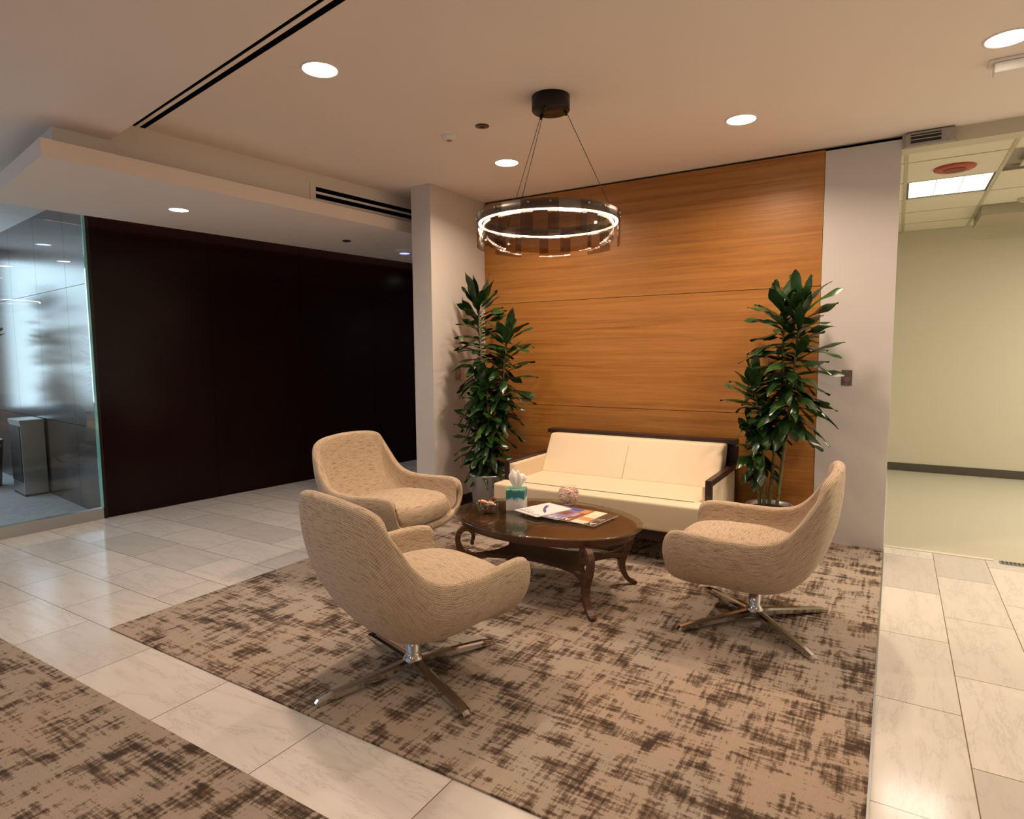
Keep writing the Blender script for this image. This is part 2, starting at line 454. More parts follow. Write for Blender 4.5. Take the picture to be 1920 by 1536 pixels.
# closing walls
b = MB(); b.box(4.6, 4.7, -6, 9, 0, CH+.1)
struct(b.build('wall_right', M['paint']))
b = MB(); b.box(-.3, 4.6, -5.1, -5.0, 0, CH+.1)
struct(b.build('wall_front', M['paint']))
b = MB(); b.box(-5.3, -3.5, 8.1, 8.2, 0, CH+.1)
struct(b.build('wall_hall', M['plaster']))
b = MB(); b.box(-.6, 4.6, Y_B, Y_B+.1, 0, 2.8)
struct(b.build('wall_corridor', M['sage']))
b = MB(); b.box(-.7, -.6, YW+.16, Y_B, 0, 2.8)
struct(b.build('wall_corridor_side', M['sage']))
b = MB(); b.box(-.6, 4.6, Y_B-.012, Y_B, .004, .09)
struct(b.build('baseboard_corridor', pmat('brown_cove_base', (.075, .06, .045), .5)))

# ceilings
def lin(P, d, t): return Vector(P)+Vector(d)*t
STEP = Vector((-3.992, 1.999)); sd = Vector((2.17, -.347)).normalized(); sn = Vector((-sd.y, sd.x))
WF0 = Vector((-4.012, 1.90)); WF1 = Vector((-3.759, 4.399)); wfd = (WF1-WF0).normalized()
WFE = WF0 + wfd*6.3
b = MB()      # high ceiling
b.prism([lin(STEP, sd, -.3), lin(STEP, sd, 9), (4.8, 5.03), (-3.4, 5.03), (WFE.x, WFE.y), ], CH, CH+.12)
struct(b.build('ceiling', M['ceil']))
b = MB()      # lower ceiling on the near side, running over the soffit too
b.prism([(-5.76, -6), (4.8, -6), lin(STEP, sd, 9), lin(STEP, sd, 0), (WF0.x-.03, WF0.y), (WFE.x-.03, WFE.y), (-5.0, 8.2), (DWE.x-.1, 8.2), (DW0.x-.06, DW0.y)], CL, CL+.24)
struct(b.build('ceiling_low', M['ceil']))
# bulkhead above the soffit
BC = Vector((-4.034, 1.712)); ld = Vector((-.9865, .164)).normalized()
b = MB()
b.prism([BC, WFE, WFE+Vector((-.12, .01)), BC+ld*.12+wfd*.12], SF+.05, CH)
b.prism([BC, BC+ld*1.5, BC+ld*1.5+wfd*.12, BC+ld*.12+wfd*.12], SF+.05, CL)
struct(b.build('trim_bulkhead', M['paint']))
# soffit slab
SA = Vector((-3.887, 1.595)); SBd = (Vector((-3.687, 4.324))-SA).normalized()
IE0 = Vector((-5.25, 2.39)); IE1 = Vector((-4.88, 5.73)); ied = (IE1-IE0).normalized()
SB = SA + SBd*6.6
b = MB()
b.prism([SA, SB, IE0+ied*5.6, IE0-ied*.55, SA+ld*1.42], SF, SF+.095)
struct(b.build('ceiling_soffit', M['ceil']))
# cove strip lying on the soffit edge
c0 = IE0+ied*.1+Vector((.05, 0))
b = MB(); b.prism([c0, c0+ied*4.2, c0+ied*4.2+Vector((.02, 0)), c0+Vector((.02, 0))], SF+.096, SF+.106)
tag(b.build('cove_light', M['cove']), 'concealed light strip along the soffit edge facing the dark wall', 'light')

# corridor: header over the opening, tile ceiling
b = MB(); b.box(-.018, 4.6, YW+.0, 5.04, 2.678, CH)
struct(b.build('trim_header', M['sage']))
# tiles in a grid (real tiles with gaps for the bars)
TY = [5.04, 5.33, 5.945, 6.60, 7.22, 7.84, 8.34]
TX = [-.6, .012, .60, 1.21, 1.82, 2.43, 3.04, 3.65, 4.6]
b = MB()
for i in range(len(TX)-1):
    for j in range(len(TY)-1):
        if i == 1 and j == 2: continue
        if i == 2 and j == 1: continue
        b.box(TX[i]+.012, TX[i+1]-.012, TY[j]+.006, TY[j+1]-.006, 2.692, 2.72)
struct(b.build('ceiling_tiles', pmat('ceiling_tile', (.74, .69, .57), .9, noise=.05, nscale=160)))
b = MB()
for x in TX[1:-1]: b.box(x-.012, x+.012, 5.04, Y_B, 2.686, 2.70)
for y in TY[1:-1]: b.box(-.6, 4.6, y-.006, y+.006, 2.689, 2.70)
b.box(-.6, 4.6, 5.04, Y_B, 2.80, 2.84)
struct(b.build('trim_ceiling_grid', pmat('grid_metal', (.50, .45, .33), .5)))

# glass screen with steel sill, in line with the dark wall
GE = Vector((-5.703, 2.60)); gd = Vector((-.033, -.745)).normalized(); gn = Vector((gd.y, -gd.x))
g = empty('glass_partition', (GE.x, GE.y, 0))
tag(g, 'frameless glass partition on a low steel sill left of the dark wall', 'partition')
def loc_prism(P, Q, off0, off1, z0, z1, mi=0, mb=None):
    o = Vector((GE.x, GE.y)); p = P-o; q = Q-o
    mb.prism([p+gn*off0, q+gn*off0, q+gn*off1, p+gn*off1], z0, z1, mi)
b = MB(); loc_prism(GE+gd*.0, GE+gd*6.5, -.02, .03, 0, .096, mb=b); b.build('sill', M['steel'], g)
b = MB(); loc_prism(GE+gd*.012, GE+gd*1.9, -.004, .006, .096, 2.64, mb=b); loc_prism(GE+gd*1.91, GE+gd*4.2, -.004, .006, .096, 2.64, mb=b)
b.build('glass_pane', M['glass'], g)
b = MB(); loc_prism(GE-gd*.010, GE+gd*.009, -.008, .010, .096, 2.64, mb=b); b.build('glass_edge', M['glass_edge'], g)
b = MB(); loc_prism(GE-gd*.030, GE-gd*.010, -.015, .02, 0, 2.64, mb=b); b.build('end_post', M['bronze'], g)

# ------------------------------------------------------------------ carpets
b = MB(); b.box(-3.335, -.019, 1.518, YW-.001, .0, .007)
tag(b.build('area_carpet', M['rug']), 'large distressed brown and beige carpet under the seating group', 'carpet')
b = MB(); b.box(-3.95, -.019, -4.5, 1.183, .0, .007)
tag(b.build('area_carpet', M['rug_b']), 'distressed brown carpet in the bottom left corner, in front of the marble strip', 'carpet')
b = MB(); b.box(-.019, -.012, 1.173-5, YW, .0, .009)
tag(b.build('edge_strip', M['steel']), 'thin metal strip between carpet and right hand marble tiles', 'edge strip')

# ------------------------------------------------------------------ recessed lamps
lampL = {}
def downlight(x, y, z, label, cool=False, r=.085, power=None, group=None):
    e = empty('recessed_downlight', (x, y, z))
    tag(e, label, 'ceiling light', group)
    b = MB(); b.lathe([(r*.96, -.0015), (r, -.005), (r*1.10, -.004), (r*1.12, .0)], n=40); b.build('trim_ring', M['white'], e)
    b = MB(); b.lathe([(r*.96, -.002), (.0001, -.002)], n=40); b.build('lens', M['lamp_cool' if cool else 'lamp'], e)
    ld_ = bpy.data.lights.new('downlight_lamp', 'AREA'); ld_.shape = 'DISK'; ld_.size = r*1.8
    ld_.energy = power or DOWN_W; ld_.color = (.86, .95, 1.0) if cool else WARM; ld_.spread = R(150)
    lo = bpy.data.objects.new('downlight_lamp', ld_); COL.objects.link(lo); lo.parent = e; lo.location = (0, 0, -.012)
    return e
downlight(-2.452, 2.221, CH, 'round recessed ceiling light between the ceiling slot and the pendant')
downlight(-2.481, 3.987, CH, 'round recessed ceiling light just left of the pendant wires, near the pier')
downlight(-.847, 4.035, CH, 'round recessed ceiling light near the top right of the timber wall')
downlight(.372, 3.66, CH, 'large round recessed ceiling light at the top right corner', power=DOWN_W*.85)
downlight(-4.49, 2.69, SF, 'small cool round recessed light in the soffit by the dark wall', cool=True, r=.065, power=5)
for x, y in ((-.9, .3), (-3.0, -.3), (1.8, .8), (2.2, 4.0), (-1.2, -2.6), (1.5, -2.6)):   # unseen fill lamps added behind and beside the viewpoint
    downlight(x, y, CH if y > 3 else CL, 'round recessed fill light added outside the picture', power=DOWN_W*.5, group='added fill lights behind and beside the viewpoint')
downlight(-4.3, 6.6, SF, 'round recessed soffit light hidden behind the pier', cool=True, r=.065, power=4)
for x, y in ((-7.2, .6), (-7.4, -2)):
    downlight(x, y, 2.73, 'round recessed light in the room behind the glass', cool=True, power=8, group='lights in the room behind the glass')

# ceiling fittings
def disc(name, x, y, z, r, mat, label, cat, prof=None):
    e = empty(name, (x, y, z)); tag(e, label, cat)
    b = MB(); b.lathe(prof or [(r, 0), (r, -.006), (r*.9, -.010), (.0001, -.010)], n=32); b.build('housing', mat, e)
    return e
e = disc('ceiling_speaker', -2.215, 3.278, CH, .040, M['bronze'], 'small dark round bronze sprinkler cover in the ceiling left of the pendant', 'sprinkler cover', [(.042, 0), (.042, -.004), (.037, -.005), (.0001, -.003)])
e.name = 'sprinkler_cover'
b = MB(); b.lathe([(.036, -.0056), (.020, -.0056)], n=24); b.build('inner_ring', pmat('brass_ring', (.25, .18, .10), .3, metal=.8), e)
e = disc('smoke_detector', -2.493, 3.31, CH, .050, M['white'], 'small white round smoke detector in the ceiling left of the bronze disc', 'smoke detector', [(.05, 0), (.05, -.012), (.035, -.026), (.018, -.028), (.0001, -.028)])
b = MB(); b.lathe([(.018, -.030), (.0001, -.031)], n=20); b.build('sensor', pmat('grey_sensor', (.28, .23, .19), .6), e)
disc('sprinkler_cover', -4.792*.92, 4.614*.92, SF, .038, M['black'], 'small black round sprinkler cover in the soffit near the access point', 'sprinkler cover')
e = disc('wireless_access_point', -4.697*.92-.01, 5.395*.92, SF, .10, M['white'], 'white round wireless access point with blue glow under the soffit', 'access point', [(.10, 0), (.098, -.012), (.075, -.030), (.04, -.036), (.0001, -.036)])
b = MB(); b.lathe([(.052, -.0355), (.0001, -.039)], n=24); b.build('status_ring', M['blue_led'], e)

# long linear diffuser beside the ceiling step
e = empty('linear_slot_diffuser', (STEP.x, STEP.y, CH)); tag(e, 'long double black linear air slot at the edge of the ceiling step', 'air diffuser')
def strip(o0, o1, L0, L1, z0, z1, mat, name):
    b = MB(); b.prism([sd*L0+sn*o0, sd*L1+sn*o0, sd*L1+sn*o1, sd*L0+sn*o1], z0, z1); return b.build(name, mat, e)
strip(.100, .136, .0, 6.0, -.004, .0, M['slot'], 'slot')
strip(.158, .192, .0, 6.0, -.004, .0, M['slot'], 'slot')
strip(.136, .158, .0, 6.0, -.006, .0, M['ceil'], 'slot_bar')
# grille in the bulkhead
gp = Vector((-3.903, 3.36)) + Vector((.001, 0)); e = empty('bulkhead_air_grille', (gp.x, gp.y, 2.60)); tag(e, 'horizontal white air grille with two black slots in the bulkhead beside the pier', 'air grille')
wn = Vector((wfd.y, -wfd.x))
def gstrip(z0, z1, L0, L1, d, mat, name):
    b = MB(); b.prism([wfd*L0, wfd*L1, wfd*L1+wn*d, wfd*L0+wn*d], z0, z1); return b.build(name, mat, e)
wf_at = WF0 + wfd*((3.36-WF0.y)/wfd.y); e.location = (wf_at.x, wf_at.y, 2.562)
gstrip(0, .128, 0, 1.7, .004, M['paint'], 'face_plate')
gstrip(.020, .052, .05, 1.65, .007, M['slot'], 'slot')
gstrip(.072, .104, .05, 1.65, .007, M['slot'], 'slot')
gstrip(.054, .070, .05, 1.65, .009, M['white'], 'slot_bar')

# emergency light box at the right edge
e = empty('emergency_light', (.33, 3.98, CH)); tag(e, 'white low box fitting under the ceiling at the top right edge', 'ceiling fitting')
b = MB(); b.box(0, .34, -.10, .0, -.012, 0, bev=.003); b.build('base_plate', M['white'], e)
b = MB(); b.box(.02, .34, -.085, -.002, -.06, -.012, bev=.008); b.build('cover', M['white'], e)

# grey door magnet / grille on the header
e = empty('door_holder', (0.0, YW, 2.68)); tag(e, 'grey slotted metal fitting hanging on the header over the right hand opening', 'door hardware')
b = MB(); b.box(0.0, .262, -.05, -.001, -.002, .080, bev=.003); b.build('body', pmat('zinc', (.36, .34, .34), .35, metal=.7, noise=.3, nscale=60), e)
b = MB(); b.box(.028, .19, -.052, -.049, .012, .066); b.build('slot', M['black'], e)
b = MB(); b.box(.028, .19, -.056, -.051, .030, .034); b.box(.028, .19, -.056, -.051, .052, .056); b.build('slot_bar', M['steel'], e)

# corridor ceiling fittings
e = empty('troffer_light', (.306, 6.272, 2.70)); tag(e, 'square white ceiling light panel in the corridor tile ceiling', 'ceiling light')
b = MB()
for a in ((-.288, -.268, -.322, .322), (.268, .288, -.322, .322)): b.box(a[0], a[1], a[2], a[3], -.004, .05)
for a in ((-.288, .288, -.322, -.306), (-.288, .288, .306, .322)): b.box(a[0], a[1], a[2], a[3], -.004, .05)
b.build('frame', pmat('dark_troffer_frame', (.10, .08, .05), .5), e)
b = MB(); b.box(-.266, .266, -.304, .304, .0, .012); b.build('lens', M['troffer'], e)
b = MB(); b.box(-.09, -.084, -.304, .304, -.004, .0); b.box(.084, .09, -.304, .304, -.004, .0); b.build('louvre', M['white'], e)
la = bpy.data.lights.new('troffer_lamp', 'AREA'); la.shape = 'SQUARE'; la.size = .5; la.energy = 4; la.color = (1, .93, .74)
lo = bpy.data.objects.new('troffer_lamp', la); COL.objects.link(lo); lo.parent = e; lo.location = (0, 0, -.03)
for x, y in ((2.7, 6.27),):  # unseen extra panel, added to brighten the corridor
    la = bpy.data.lights.new('troffer_lamp', 'AREA'); la.shape = 'SQUARE'; la.size = .5; la.energy = 95; la.color = (1, .93, .74)
    t2 = empty('troffer_light', (x, y, 2.685)); tag(t2, 'added fill light panel for the corridor, outside the picture', 'ceiling light')
    b = MB(); b.box(-.28, .28, -.3, .3, -.006, .0); b.build('lens', M['troffer'], t2)
    lo = bpy.data.objects.new('troffer_lamp', la); COL.objects.link(lo); lo.parent = t2; lo.location = (0, 0, -.03)
e = disc('ceiling_strobe', .31, 5.63, 2.692, .13, M['red'], 'red round ceiling disc in the corridor in front of the light panel', 'alarm', [(.128, 0), (.128, -.012), (.11, -.02), (.0001, -.022)])
b = MB(); b.lathe([(.07, -.0235), (.0001, -.0235)], n=24); b.build('grille', pmat('dark_red', (.22, .04, .02), .5), e)
e = disc('smoke_detector', .93, 7.1, 2.692, .075, M['offwhite'], 'round smoke detector in the corridor ceiling at the right edge', 'smoke detector', [(.075, 0), (.07, -.02), (.045, -.035), (.0001, -.036)])
b = MB(); b.lathe([(.012, -.038), (.0001, -.038)], c=(-.02, -.02, 0), n=12); b.build('sensor', M['black'], e)
e = empty('air_diffuser', (.905, 5.637, 2.70)); tag(e, 'square drop-face air diffuser in the corridor ceiling at the right edge', 'air diffuser')
b = MB(); b.box(-.29, .29, -.30, .30, .03, .05); b.build('back_pan', pmat('pan_shadow', (.35, .32, .25), .7), e)
b = MB(); b.box(-.20, .20, -.21, .21, -.012, -.002, bev=.004); b.build('face_panel', M['offwhite'], e)
# beam across the far right of the corridor ceiling
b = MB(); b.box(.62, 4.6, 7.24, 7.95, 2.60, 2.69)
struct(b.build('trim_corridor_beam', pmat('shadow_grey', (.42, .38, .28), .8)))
e = empty('floor_register', (.63, 4.985, 0)); tag(e, 'thin dark metal floor register by the corridor threshold', 'floor register')
b = MB(); b.box(0, .35, -.02, .04, .001, .006); b.build('frame', M['steel'], e)
b = MB()
for k in range(16): b.box(.01+k*.021, .022+k*.021, -.014, .034, .0061, .0075)
b.build('slot', pmat('dark_slot', (.05, .045, .035), .5), e)
b = MB(); b.box(-.012, .60, 5.010, 5.05, .0005, .004)
tag(b.build('threshold_strip', pmat('pale_threshold', (.72, .68, .58), .3)), 'pale threshold strip where marble meets the sage corridor floor', 'threshold')

# wall plates
def plate_x(name, y0, y1, z0, z1, label, cat, mat=M['offwhite']):
    e = empty(name, (-3.30, (y0+y1)/2, (z0+z1)/2)); tag(e, label, cat)
    b = MB(); b.box(.0005, .008, -(y1-y0)/2, (y1-y0)/2, -(z1-z0)/2, (z1-z0)/2, bev=.002); b.build('cover_plate', mat, e)
    return e
e = plate_x('outlet_plate', 4.46, 4.535, .385, .500, 'plain ivory cover plate low on the pier wall, the nearer of two', 'wall plate')
b = MB(); b.box(.008, .0095, -.017, .017, -.034, .034, bev=.001); b.build('insert', M['offwhite'], e)
e = plate_x('outlet_plate', 4.64, 4.715, .375, .490, 'ivory power socket low on the pier wall behind the left plant', 'socket')
for dz in (-.026, .022):
    for dy in (-.012, .006):
        b = MB(); b.box(.008, .0098, dy, dy+.004, dz, dz+.012); b.build('socket_slot', M['black'], e)
e = plate_x('card_reader', 4.405, 4.480, 1.155, 1.25, 'small grey wall switch on the pier wall behind the left plant', 'wall switch', pmat('taupe_plate', (.30, .25, .20), .4))
b = MB(); b.box(.008, .014, -.016, .016, -.03, .03, bev=.002); b.build('rocker', M['steel'], e)
e = empty('push_button_plate', (-.281, YW-.004, 1.19)); tag(e, 'dark metal push button plate with red button on the pale end panel', 'wall switch')
b = MB(); b.box(-.033, .033, -.006, -.0005, -.053, .053, bev=.002); b.build('cover_plate', pmat('dark_steel_plate', (.17, .14, .12), .35, metal=.5), e)
b = MB(); b.tube([(0, -.006, -.010), (0, -.016, -.010)], .015, 20); b.build('collar', M['steel'], e)
b = MB(); b.tube([(0, -.0155, -.010), (0, -.021, -.010)], .011, 20); b.build('button', pmat('red_button', (.45, .05, .03), .3), e)
for dz in (.041, -.041):
    b = MB(); b.tube([(0, -.006, dz), (0, -.008, dz)], .004, 10); b.build('screw', M['steel'], e)

# ------------------------------------------------------------------ pendant
PX, PY = -1.656, 3.085
e = empty('ring_pendant', (PX, PY, 0)); tag(e, 'round ring pendant with lit strip and smoked glass panels over the coffee table', 'pendant light')
RR = .376
CY = .035
b = MB(); b.lathe([(.0001, CH), (.104, CH), (.104, CH-.072), (.099, CH-.078), (.0001, CH-.078)], c=(0, CY, 0), n=48); b.build('canopy', M['bronze'], e)
ZR = 2.086
b = MB(); b.lathe([(RR-.012, ZR), (RR+.010, ZR), (RR+.010, ZR+.046), (RR-.012, ZR+.046), (RR-.012, ZR)], n=96); b.build('ring', M['ringmetal'], e)
b = MB(); b.lathe([(RR-.008, ZR+.0), (RR-.008, ZR-.006), (RR+.004, ZR-.006), (RR+.004, ZR)], n=96); b.build('led_strip', M['led'], e)
for k, ang in enumerate((38, 158, 278)):
    a = R(ang)
    b = MB(); b.tube([(.085*math.cos(a), CY+.085*math.sin(a), CH-.075), (RR*math.cos(a), RR*math.sin(a), ZR+.046)], .0018, 6); b.build('suspension_wire', M['wire'], e)
    b = MB(); b.tube([(.085*math.cos(a), CY+.085*math.sin(a), CH-.095), (.085*math.cos(a), CY+.085*math.sin(a), CH-.070)], .008, 10); b.build('wire_grip', M['black'], e)
def curved_panel(r, a0, a1, z0, z1, th=.004, n=10):
    b = MB(); inn = []; out = []
    for i in range(n+1):
        a = R(a0+(a1-a0)*i/n); c, s = math.cos(a), math.sin(a)
        inn.append([b.bm.verts.new((r*c, r*s, z)) for z in (z0, z1)])
        out.append([b.bm.verts.new(((r+th)*c, (r+th)*s, z)) for z in (z0, z1)])
    for i in range(n):
        for q in ((inn[i][0], inn[i+1][0], inn[i+1][1], inn[i][1]), (out[i+1][0], out[i][0], out[i][1], out[i+1][1]),
                  (inn[i][0], out[i][0], out[i+1][0], inn[i+1][0]), (inn[i][1], inn[i+1][1], out[i+1][1], out[i][1])):
            fc = b.bm.faces.new(q); fc.smooth = False
    for k in (0, n): b.bm.faces.new((inn[k][0], inn[k][1], out[k][1], out[k][0]))
    return b
for k in range(8):
    a = k*45+8
    curved_panel(RR+.012, a, a+28, 1.962, ZR+.046).build('glass_panel', M['smoke'], e)
    curved_panel(RR-.022, a+20, a+53, 1.985, ZR+.035).build('glass_panel', M['smoke'], e)
for k in range(8):
    for da in (6, 22):
        a = R(k*45+8+da); b = MB(); c = Vector((math.cos(a), math.sin(a), 0))
        b.tube([c*(RR+.010)+Vector((0, 0, ZR+.03)), c*(RR+.021)+Vector((0, 0, ZR+.03))], .0045, 8)
        b.build('screw', M['steel'], e)

# ------------------------------------------------------------------ lounge chairs
def catmull(P, n, closed=True):
    out = []; m = len(P)
    for i in range(m):
        p0, p1, p2, p3 = (P[(i-1) % m], P[i], P[(i+1) % m], P[(i+2) % m])
        for k in range(n):
            t = k/n
            out.append(.5*((2*p1)+(p2-p0)*t+(2*p0-5*p1+4*p2-p3)*t*t+(3*p1-p0-3*p2+p3)*t*t*t))
    return out
half = [(.362, .0, .262), (.362, .15, .266), (.360, .262, .300), (.362, .312, .375), (.364, .334, .450), (.338, .346, .508), (.25, .366, .521), (.10, .384, .513), (-.05, .382, .514),
        (-.145, .368, .538), (-.210, .354, .595), (-.265, .340, .680), (-.312, .322, .755), (-.338, .285, .800), (-.356, .21, .822), (-.368, .10, .832)]
full = [Vector(p) for p in half] + [Vector((-.371, 0, .835))] + [Vector((p[0], -p[1], p[2])) for p in reversed(half[1:])]
full = [Vector((p.x*1.035, p.y*1.04, p.z-.022*min(1, max(0, (p.z-.30)/.15)))) for p in full]
loop = catmull(full, 4)
# even spacing
def resample(L, n):
    d = [0.]
    for i in range(len(L)): d.append(d[-1]+(L[(i+1) % len(L)]-L[i]).length)
    tot = d[-1]; out = []; j = 0
    for k in range(n):
        s = tot*k/n
        while d[j+1] < s: j += 1
        u = (s-d[j])/(d[j+1]-d[j]); out.append(L[j].lerp(L[(j+1) % len(L)], u))
    return out, tot
NL = 120
loop, LT = resample(loop, NL)
def shell_mesh():
    B0 = Vector((0.0, 0, .182)); rows = 18
    grid = []
    for E in loop:
        rad = Vector((E.x, E.y, 0)); rl = rad.length; rad.normalize()
        front = max(0.0, E.x/.37)
        Bp = B0 + rad*.04
        hgt = E.z-.175
        P1 = E + Vector((0, 0, -.50*hgt)) + rad*(.012 if E.z > .45 else .0)
        P2 = Bp + rad*(.60*rl) + Vector((0, 0, .012))
        row = []
        for k in range(rows+1):
            t = k/rows
            row.append(E*(1-t)**3 + P1*3*t*(1-t)**2 + P2*3*t*t*(1-t) + Bp*t**3)
        grid.append(row)
    n = NL
    # outward normals
    def nrm(i, k):
        du = grid[(i+1) % n][k]-grid[(i-1) % n][k]
        dv = grid[i][min(k+1, rows)]-grid[i][max(k-1, 0)]
        v = du.cross(dv).normalized()
        c = grid[i][k]
        ref = Vector((c.x, c.y, c.z-.55))
        return v if v.dot(ref) > 0 else -v
    TH = .05
    bm = bmesh.new(); uvl = bm.loops.layers.uv.new('UVMap')
    seq = []    # per loop point: list of positions from outer bottom -> rim -> inner bottom
    for i in range(n):
        outer = [grid[i][k] for k in range(rows, -1, -1)]
        nr = nrm(i, 0); upv = (grid[i][0]-grid[i][1]).normalized()
        E = grid[i][0]
        rim = []
        for q in range(1, 6):
            a = PI*q/6
            rim.append(E - nr*(TH/2)*(1-math.cos(a)) + upv*(TH/2)*math.sin(a)*.9)
        inner = []
        for k in range(0, rows+1):
            nn = nrm(i, k); p = grid[i][k]-nn*TH*(1.0 if k < rows-3 else .9)
            inner.append(p)
        seq.append(outer+rim+inner)
    m = len(seq[0])
    V = [[bm.verts.new(p) for p in s] for s in seq]
    vv = []
    for s in seq:
        d = [0.]
        for a_, b_ in zip(s, s[1:]): d.append(d[-1]+(b_-a_).length)
        ref = d[rows]           # rim starts at common v
        vv.append([x-ref for x in d])
    for i in range(n):
        j = (i+1) % n
        for k in range(m-1):
            fc = bm.faces.new((V[i][k], V[j][k], V[j][k+1], V[i][k+1])); fc.smooth = True
            us = (i*LT/n, (i+1)*LT/n)
            for lp, (u, w) in zip(fc.loops, ((us[0], vv[i][k]), (us[1], vv[j][k]), (us[1], vv[j][k+1]), (us[0], vv[i][k+1]))):
                lp[uvl].uv = (u, w)
    bm.faces.new([V[i][0] for i in range(n)])
    bm.faces.new([V[i][m-1] for i in reversed(range(n))])
    bmesh.ops.recalc_face_normals(bm, faces=bm.faces[:])
    me = bpy.data.meshes.new('shell'); bm.to_mesh(me); bm.free()
    return me
def cushion_mesh():
    bm = bmesh.new(); uvl = bm.loops.layers.uv.new('UVMap')
    def plan(a):
        c, s = math.cos(a), math.sin(a); ex = 2/3.4
        x = abs(c)**ex*(1 if c > 0 else -1); y = abs(s)**ex*(1 if s > 0 else -1)
        X = .060 + x*.322; Y = 1.03*y*(.292 if x > -.2 else .292 - .05*(-.2-x))
        return X, Y
    prof = [(0.0, .290), (.80, .288), (.93, .292), (.985, .312), (1.0, .345), (.995, .388), (.965, .414), (.90, .431), (.7, .445), (.4, .450), (.15, .451), (0.0001, .451)]
    n = 72; rings = []
    for s, z in prof:
        if s == 0.0: rings.append(None); continue
        rg = []
        for k in range(n):
            X, Y = plan(2*PI*k/n)
            zz = z
            if z > .40: zz = z - .03*max(0, -(X*s))/0.26
            rg.append(bm.verts.new((.052+(X-.052)*s, Y*s, zz)))
        rings.append(rg)
    rings = rings[1:]
    for a_, b_ in zip(rings, rings[1:]):
        for k in range(n):
            j = (k+1) % n
            fc = bm.faces.new((a_[k], a_[j], b_[j], b_[k])); fc.smooth = True
    bm.faces.new(list(reversed(rings[0])))
    bm.normal_update()
    for fc in bm.faces:
        side = abs(fc.normal.z) < .5
        for lp in fc.loops:
            c = lp.vert.co
            lp[uvl].uv = (c.y, c.x) if not side else (math.atan2(c.y, c.x)*.3, c.z)
    bmesh.ops.recalc_face_normals(bm, faces=bm.faces[:])
    me = bpy.data.meshes.new('seat_cushion'); bm.to_mesh(me); bm.free(); return me
SH = shell_mesh(); CU = cushion_mesh()
SH.materials.append(M['tweed']); CU.materials.append(M['tweed'])
def base_leg_mb(k):
    b = MB(); a = R(90*k); c = Vector((math.cos(a), math.sin(a), 0)); s = Vector((-math.sin(a), math.cos(a), 0))
    secs = [(.0, .026, .040, .068), (.06, .024, .034, .062), (.36, .021, .010, .034), (.42, .019, .001, .022), (.432, .018, .001, .010)]
    rings = []
    for r, w, z0, z1 in secs:
        rings.append([b.bm.verts.new(c*r+s*q*w+Vector((0, 0, z))) for q, z in ((-1, z0), (1, z0), (1, z1-.006), (.45, z1), (-.45, z1), (-1, z1-.006))])
    for p, q in zip(rings, rings[1:]):
        for i in range(6):
            j = (i+1) % 6; b.bm.faces.new((p[i], p[j], q[j], q[i]))
    b.bm.faces.new(rings[0]); b.bm.faces.new(rings[-1])
    return b
first = {}
def chair(x, y, deg, base_deg, label):
    t = empty('lounge_chair', (x, y, .007), R(deg))
    tag(t, label, 'chair', 'swivel lounge chairs around the coffee table')
    for nm, me in (('shell', SH), ('seat_cushion', CU)):
        o = bpy.data.objects.new(nm, me); COL.objects.link(o); o.parent = t
    if not first:
        b = MB(); b.lathe([(.0001, .036), (.045, .036), (.043, .066), (.034, .080), (.029, .09), (.029, .20), (.0001, .20)], n=32); c = b.build('column', M['chrome'], t)
        legs = [base_leg_mb(k).build('leg', M['chrome'], t) for k in range(4)]
        first['c'] = c; first['l'] = legs
    else:
        c = first['c'].copy(); COL.objects.link(c); c.parent = t
        legs = []
        for l in first['l']:
            q = l.copy(); COL.objects.link(q); q.parent = t; legs.append(q)
    for l in legs: l.rotation_euler = (0, 0, R(base_deg-deg))
    return t
chair(-1.728, 1.972, 75.0, 69, 'cream tweed swivel lounge chair nearest the camera, seen from behind')
chair(-.562, 3.257, 181.3, 46, 'cream tweed swivel lounge chair on the right, facing left beside the pale panel')
chair(-2.867, 3.049, 1.1, 20, 'cream tweed swivel lounge chair at the far left, facing the table from the marble side')

# ------------------------------------------------------------------ sofa
SX, SY = -1.735, 3.80
s = empty('sofa', (SX, SY, .007)); tag(s, 'cream leather sofa with dark wood frame against the timber wall', 'sofa')
Z0 = -.007
b = MB(); b.box(-.775, .775, 0, .16, .225, .42+Z0, bev=.022, seg=4); b.box(-.70, .70, .10, .80, .225, .42+Z0, bev=.022, seg=4); b.build('seat', M['leather'], s, True)
# back cushion: leaning slab
def slab(x0, x1, pts, bev):
    bm_ = bmesh.new(); lo = [bm_.verts.new((x0, p[0], p[1])) for p in pts]; hi = [bm_.verts.new((x1, p[0], p[1])) for p in pts]
    bm_.faces.new(lo); bm_.faces.new(list(reversed(hi)))
    for i in range(len(pts)):
        j = (i+1) % len(pts); bm_.faces.new((lo[i], hi[i], hi[j], lo[j]))
    bmesh.ops.recalc_face_normals(bm_, faces=bm_.faces[:])
    if bev: bmesh.ops.bevel(bm_, geom=bm_.edges[:], offset=bev, segments=4, profile=.6, affect='EDGES')
    for f_ in bm_.faces: f_.smooth = True
    return bm_
b = MB(); b.merge(slab(-.70, .712, [(.60, .405), (.80, .405), (.90, .700), (.775, .705)], .022)); b.build('back_cushion', M['leather'], s)
b = MB(); b.box(-.001, .001, .0, .004, 0, .28)
o = b.build('seam', pmat('leather_seam', (.45, .36, .25), .7), s); o.location = (0, .5985, .412); o.rotation_euler = (-R(31), 0, 0)
b = MB(); b.box(-.775, .775, .925, .965, .15, .728, bev=.004); b.box(-.775, .775, .86, .925, .695, .728, bev=.004); b.build('back_frame', M['espresso'], s)
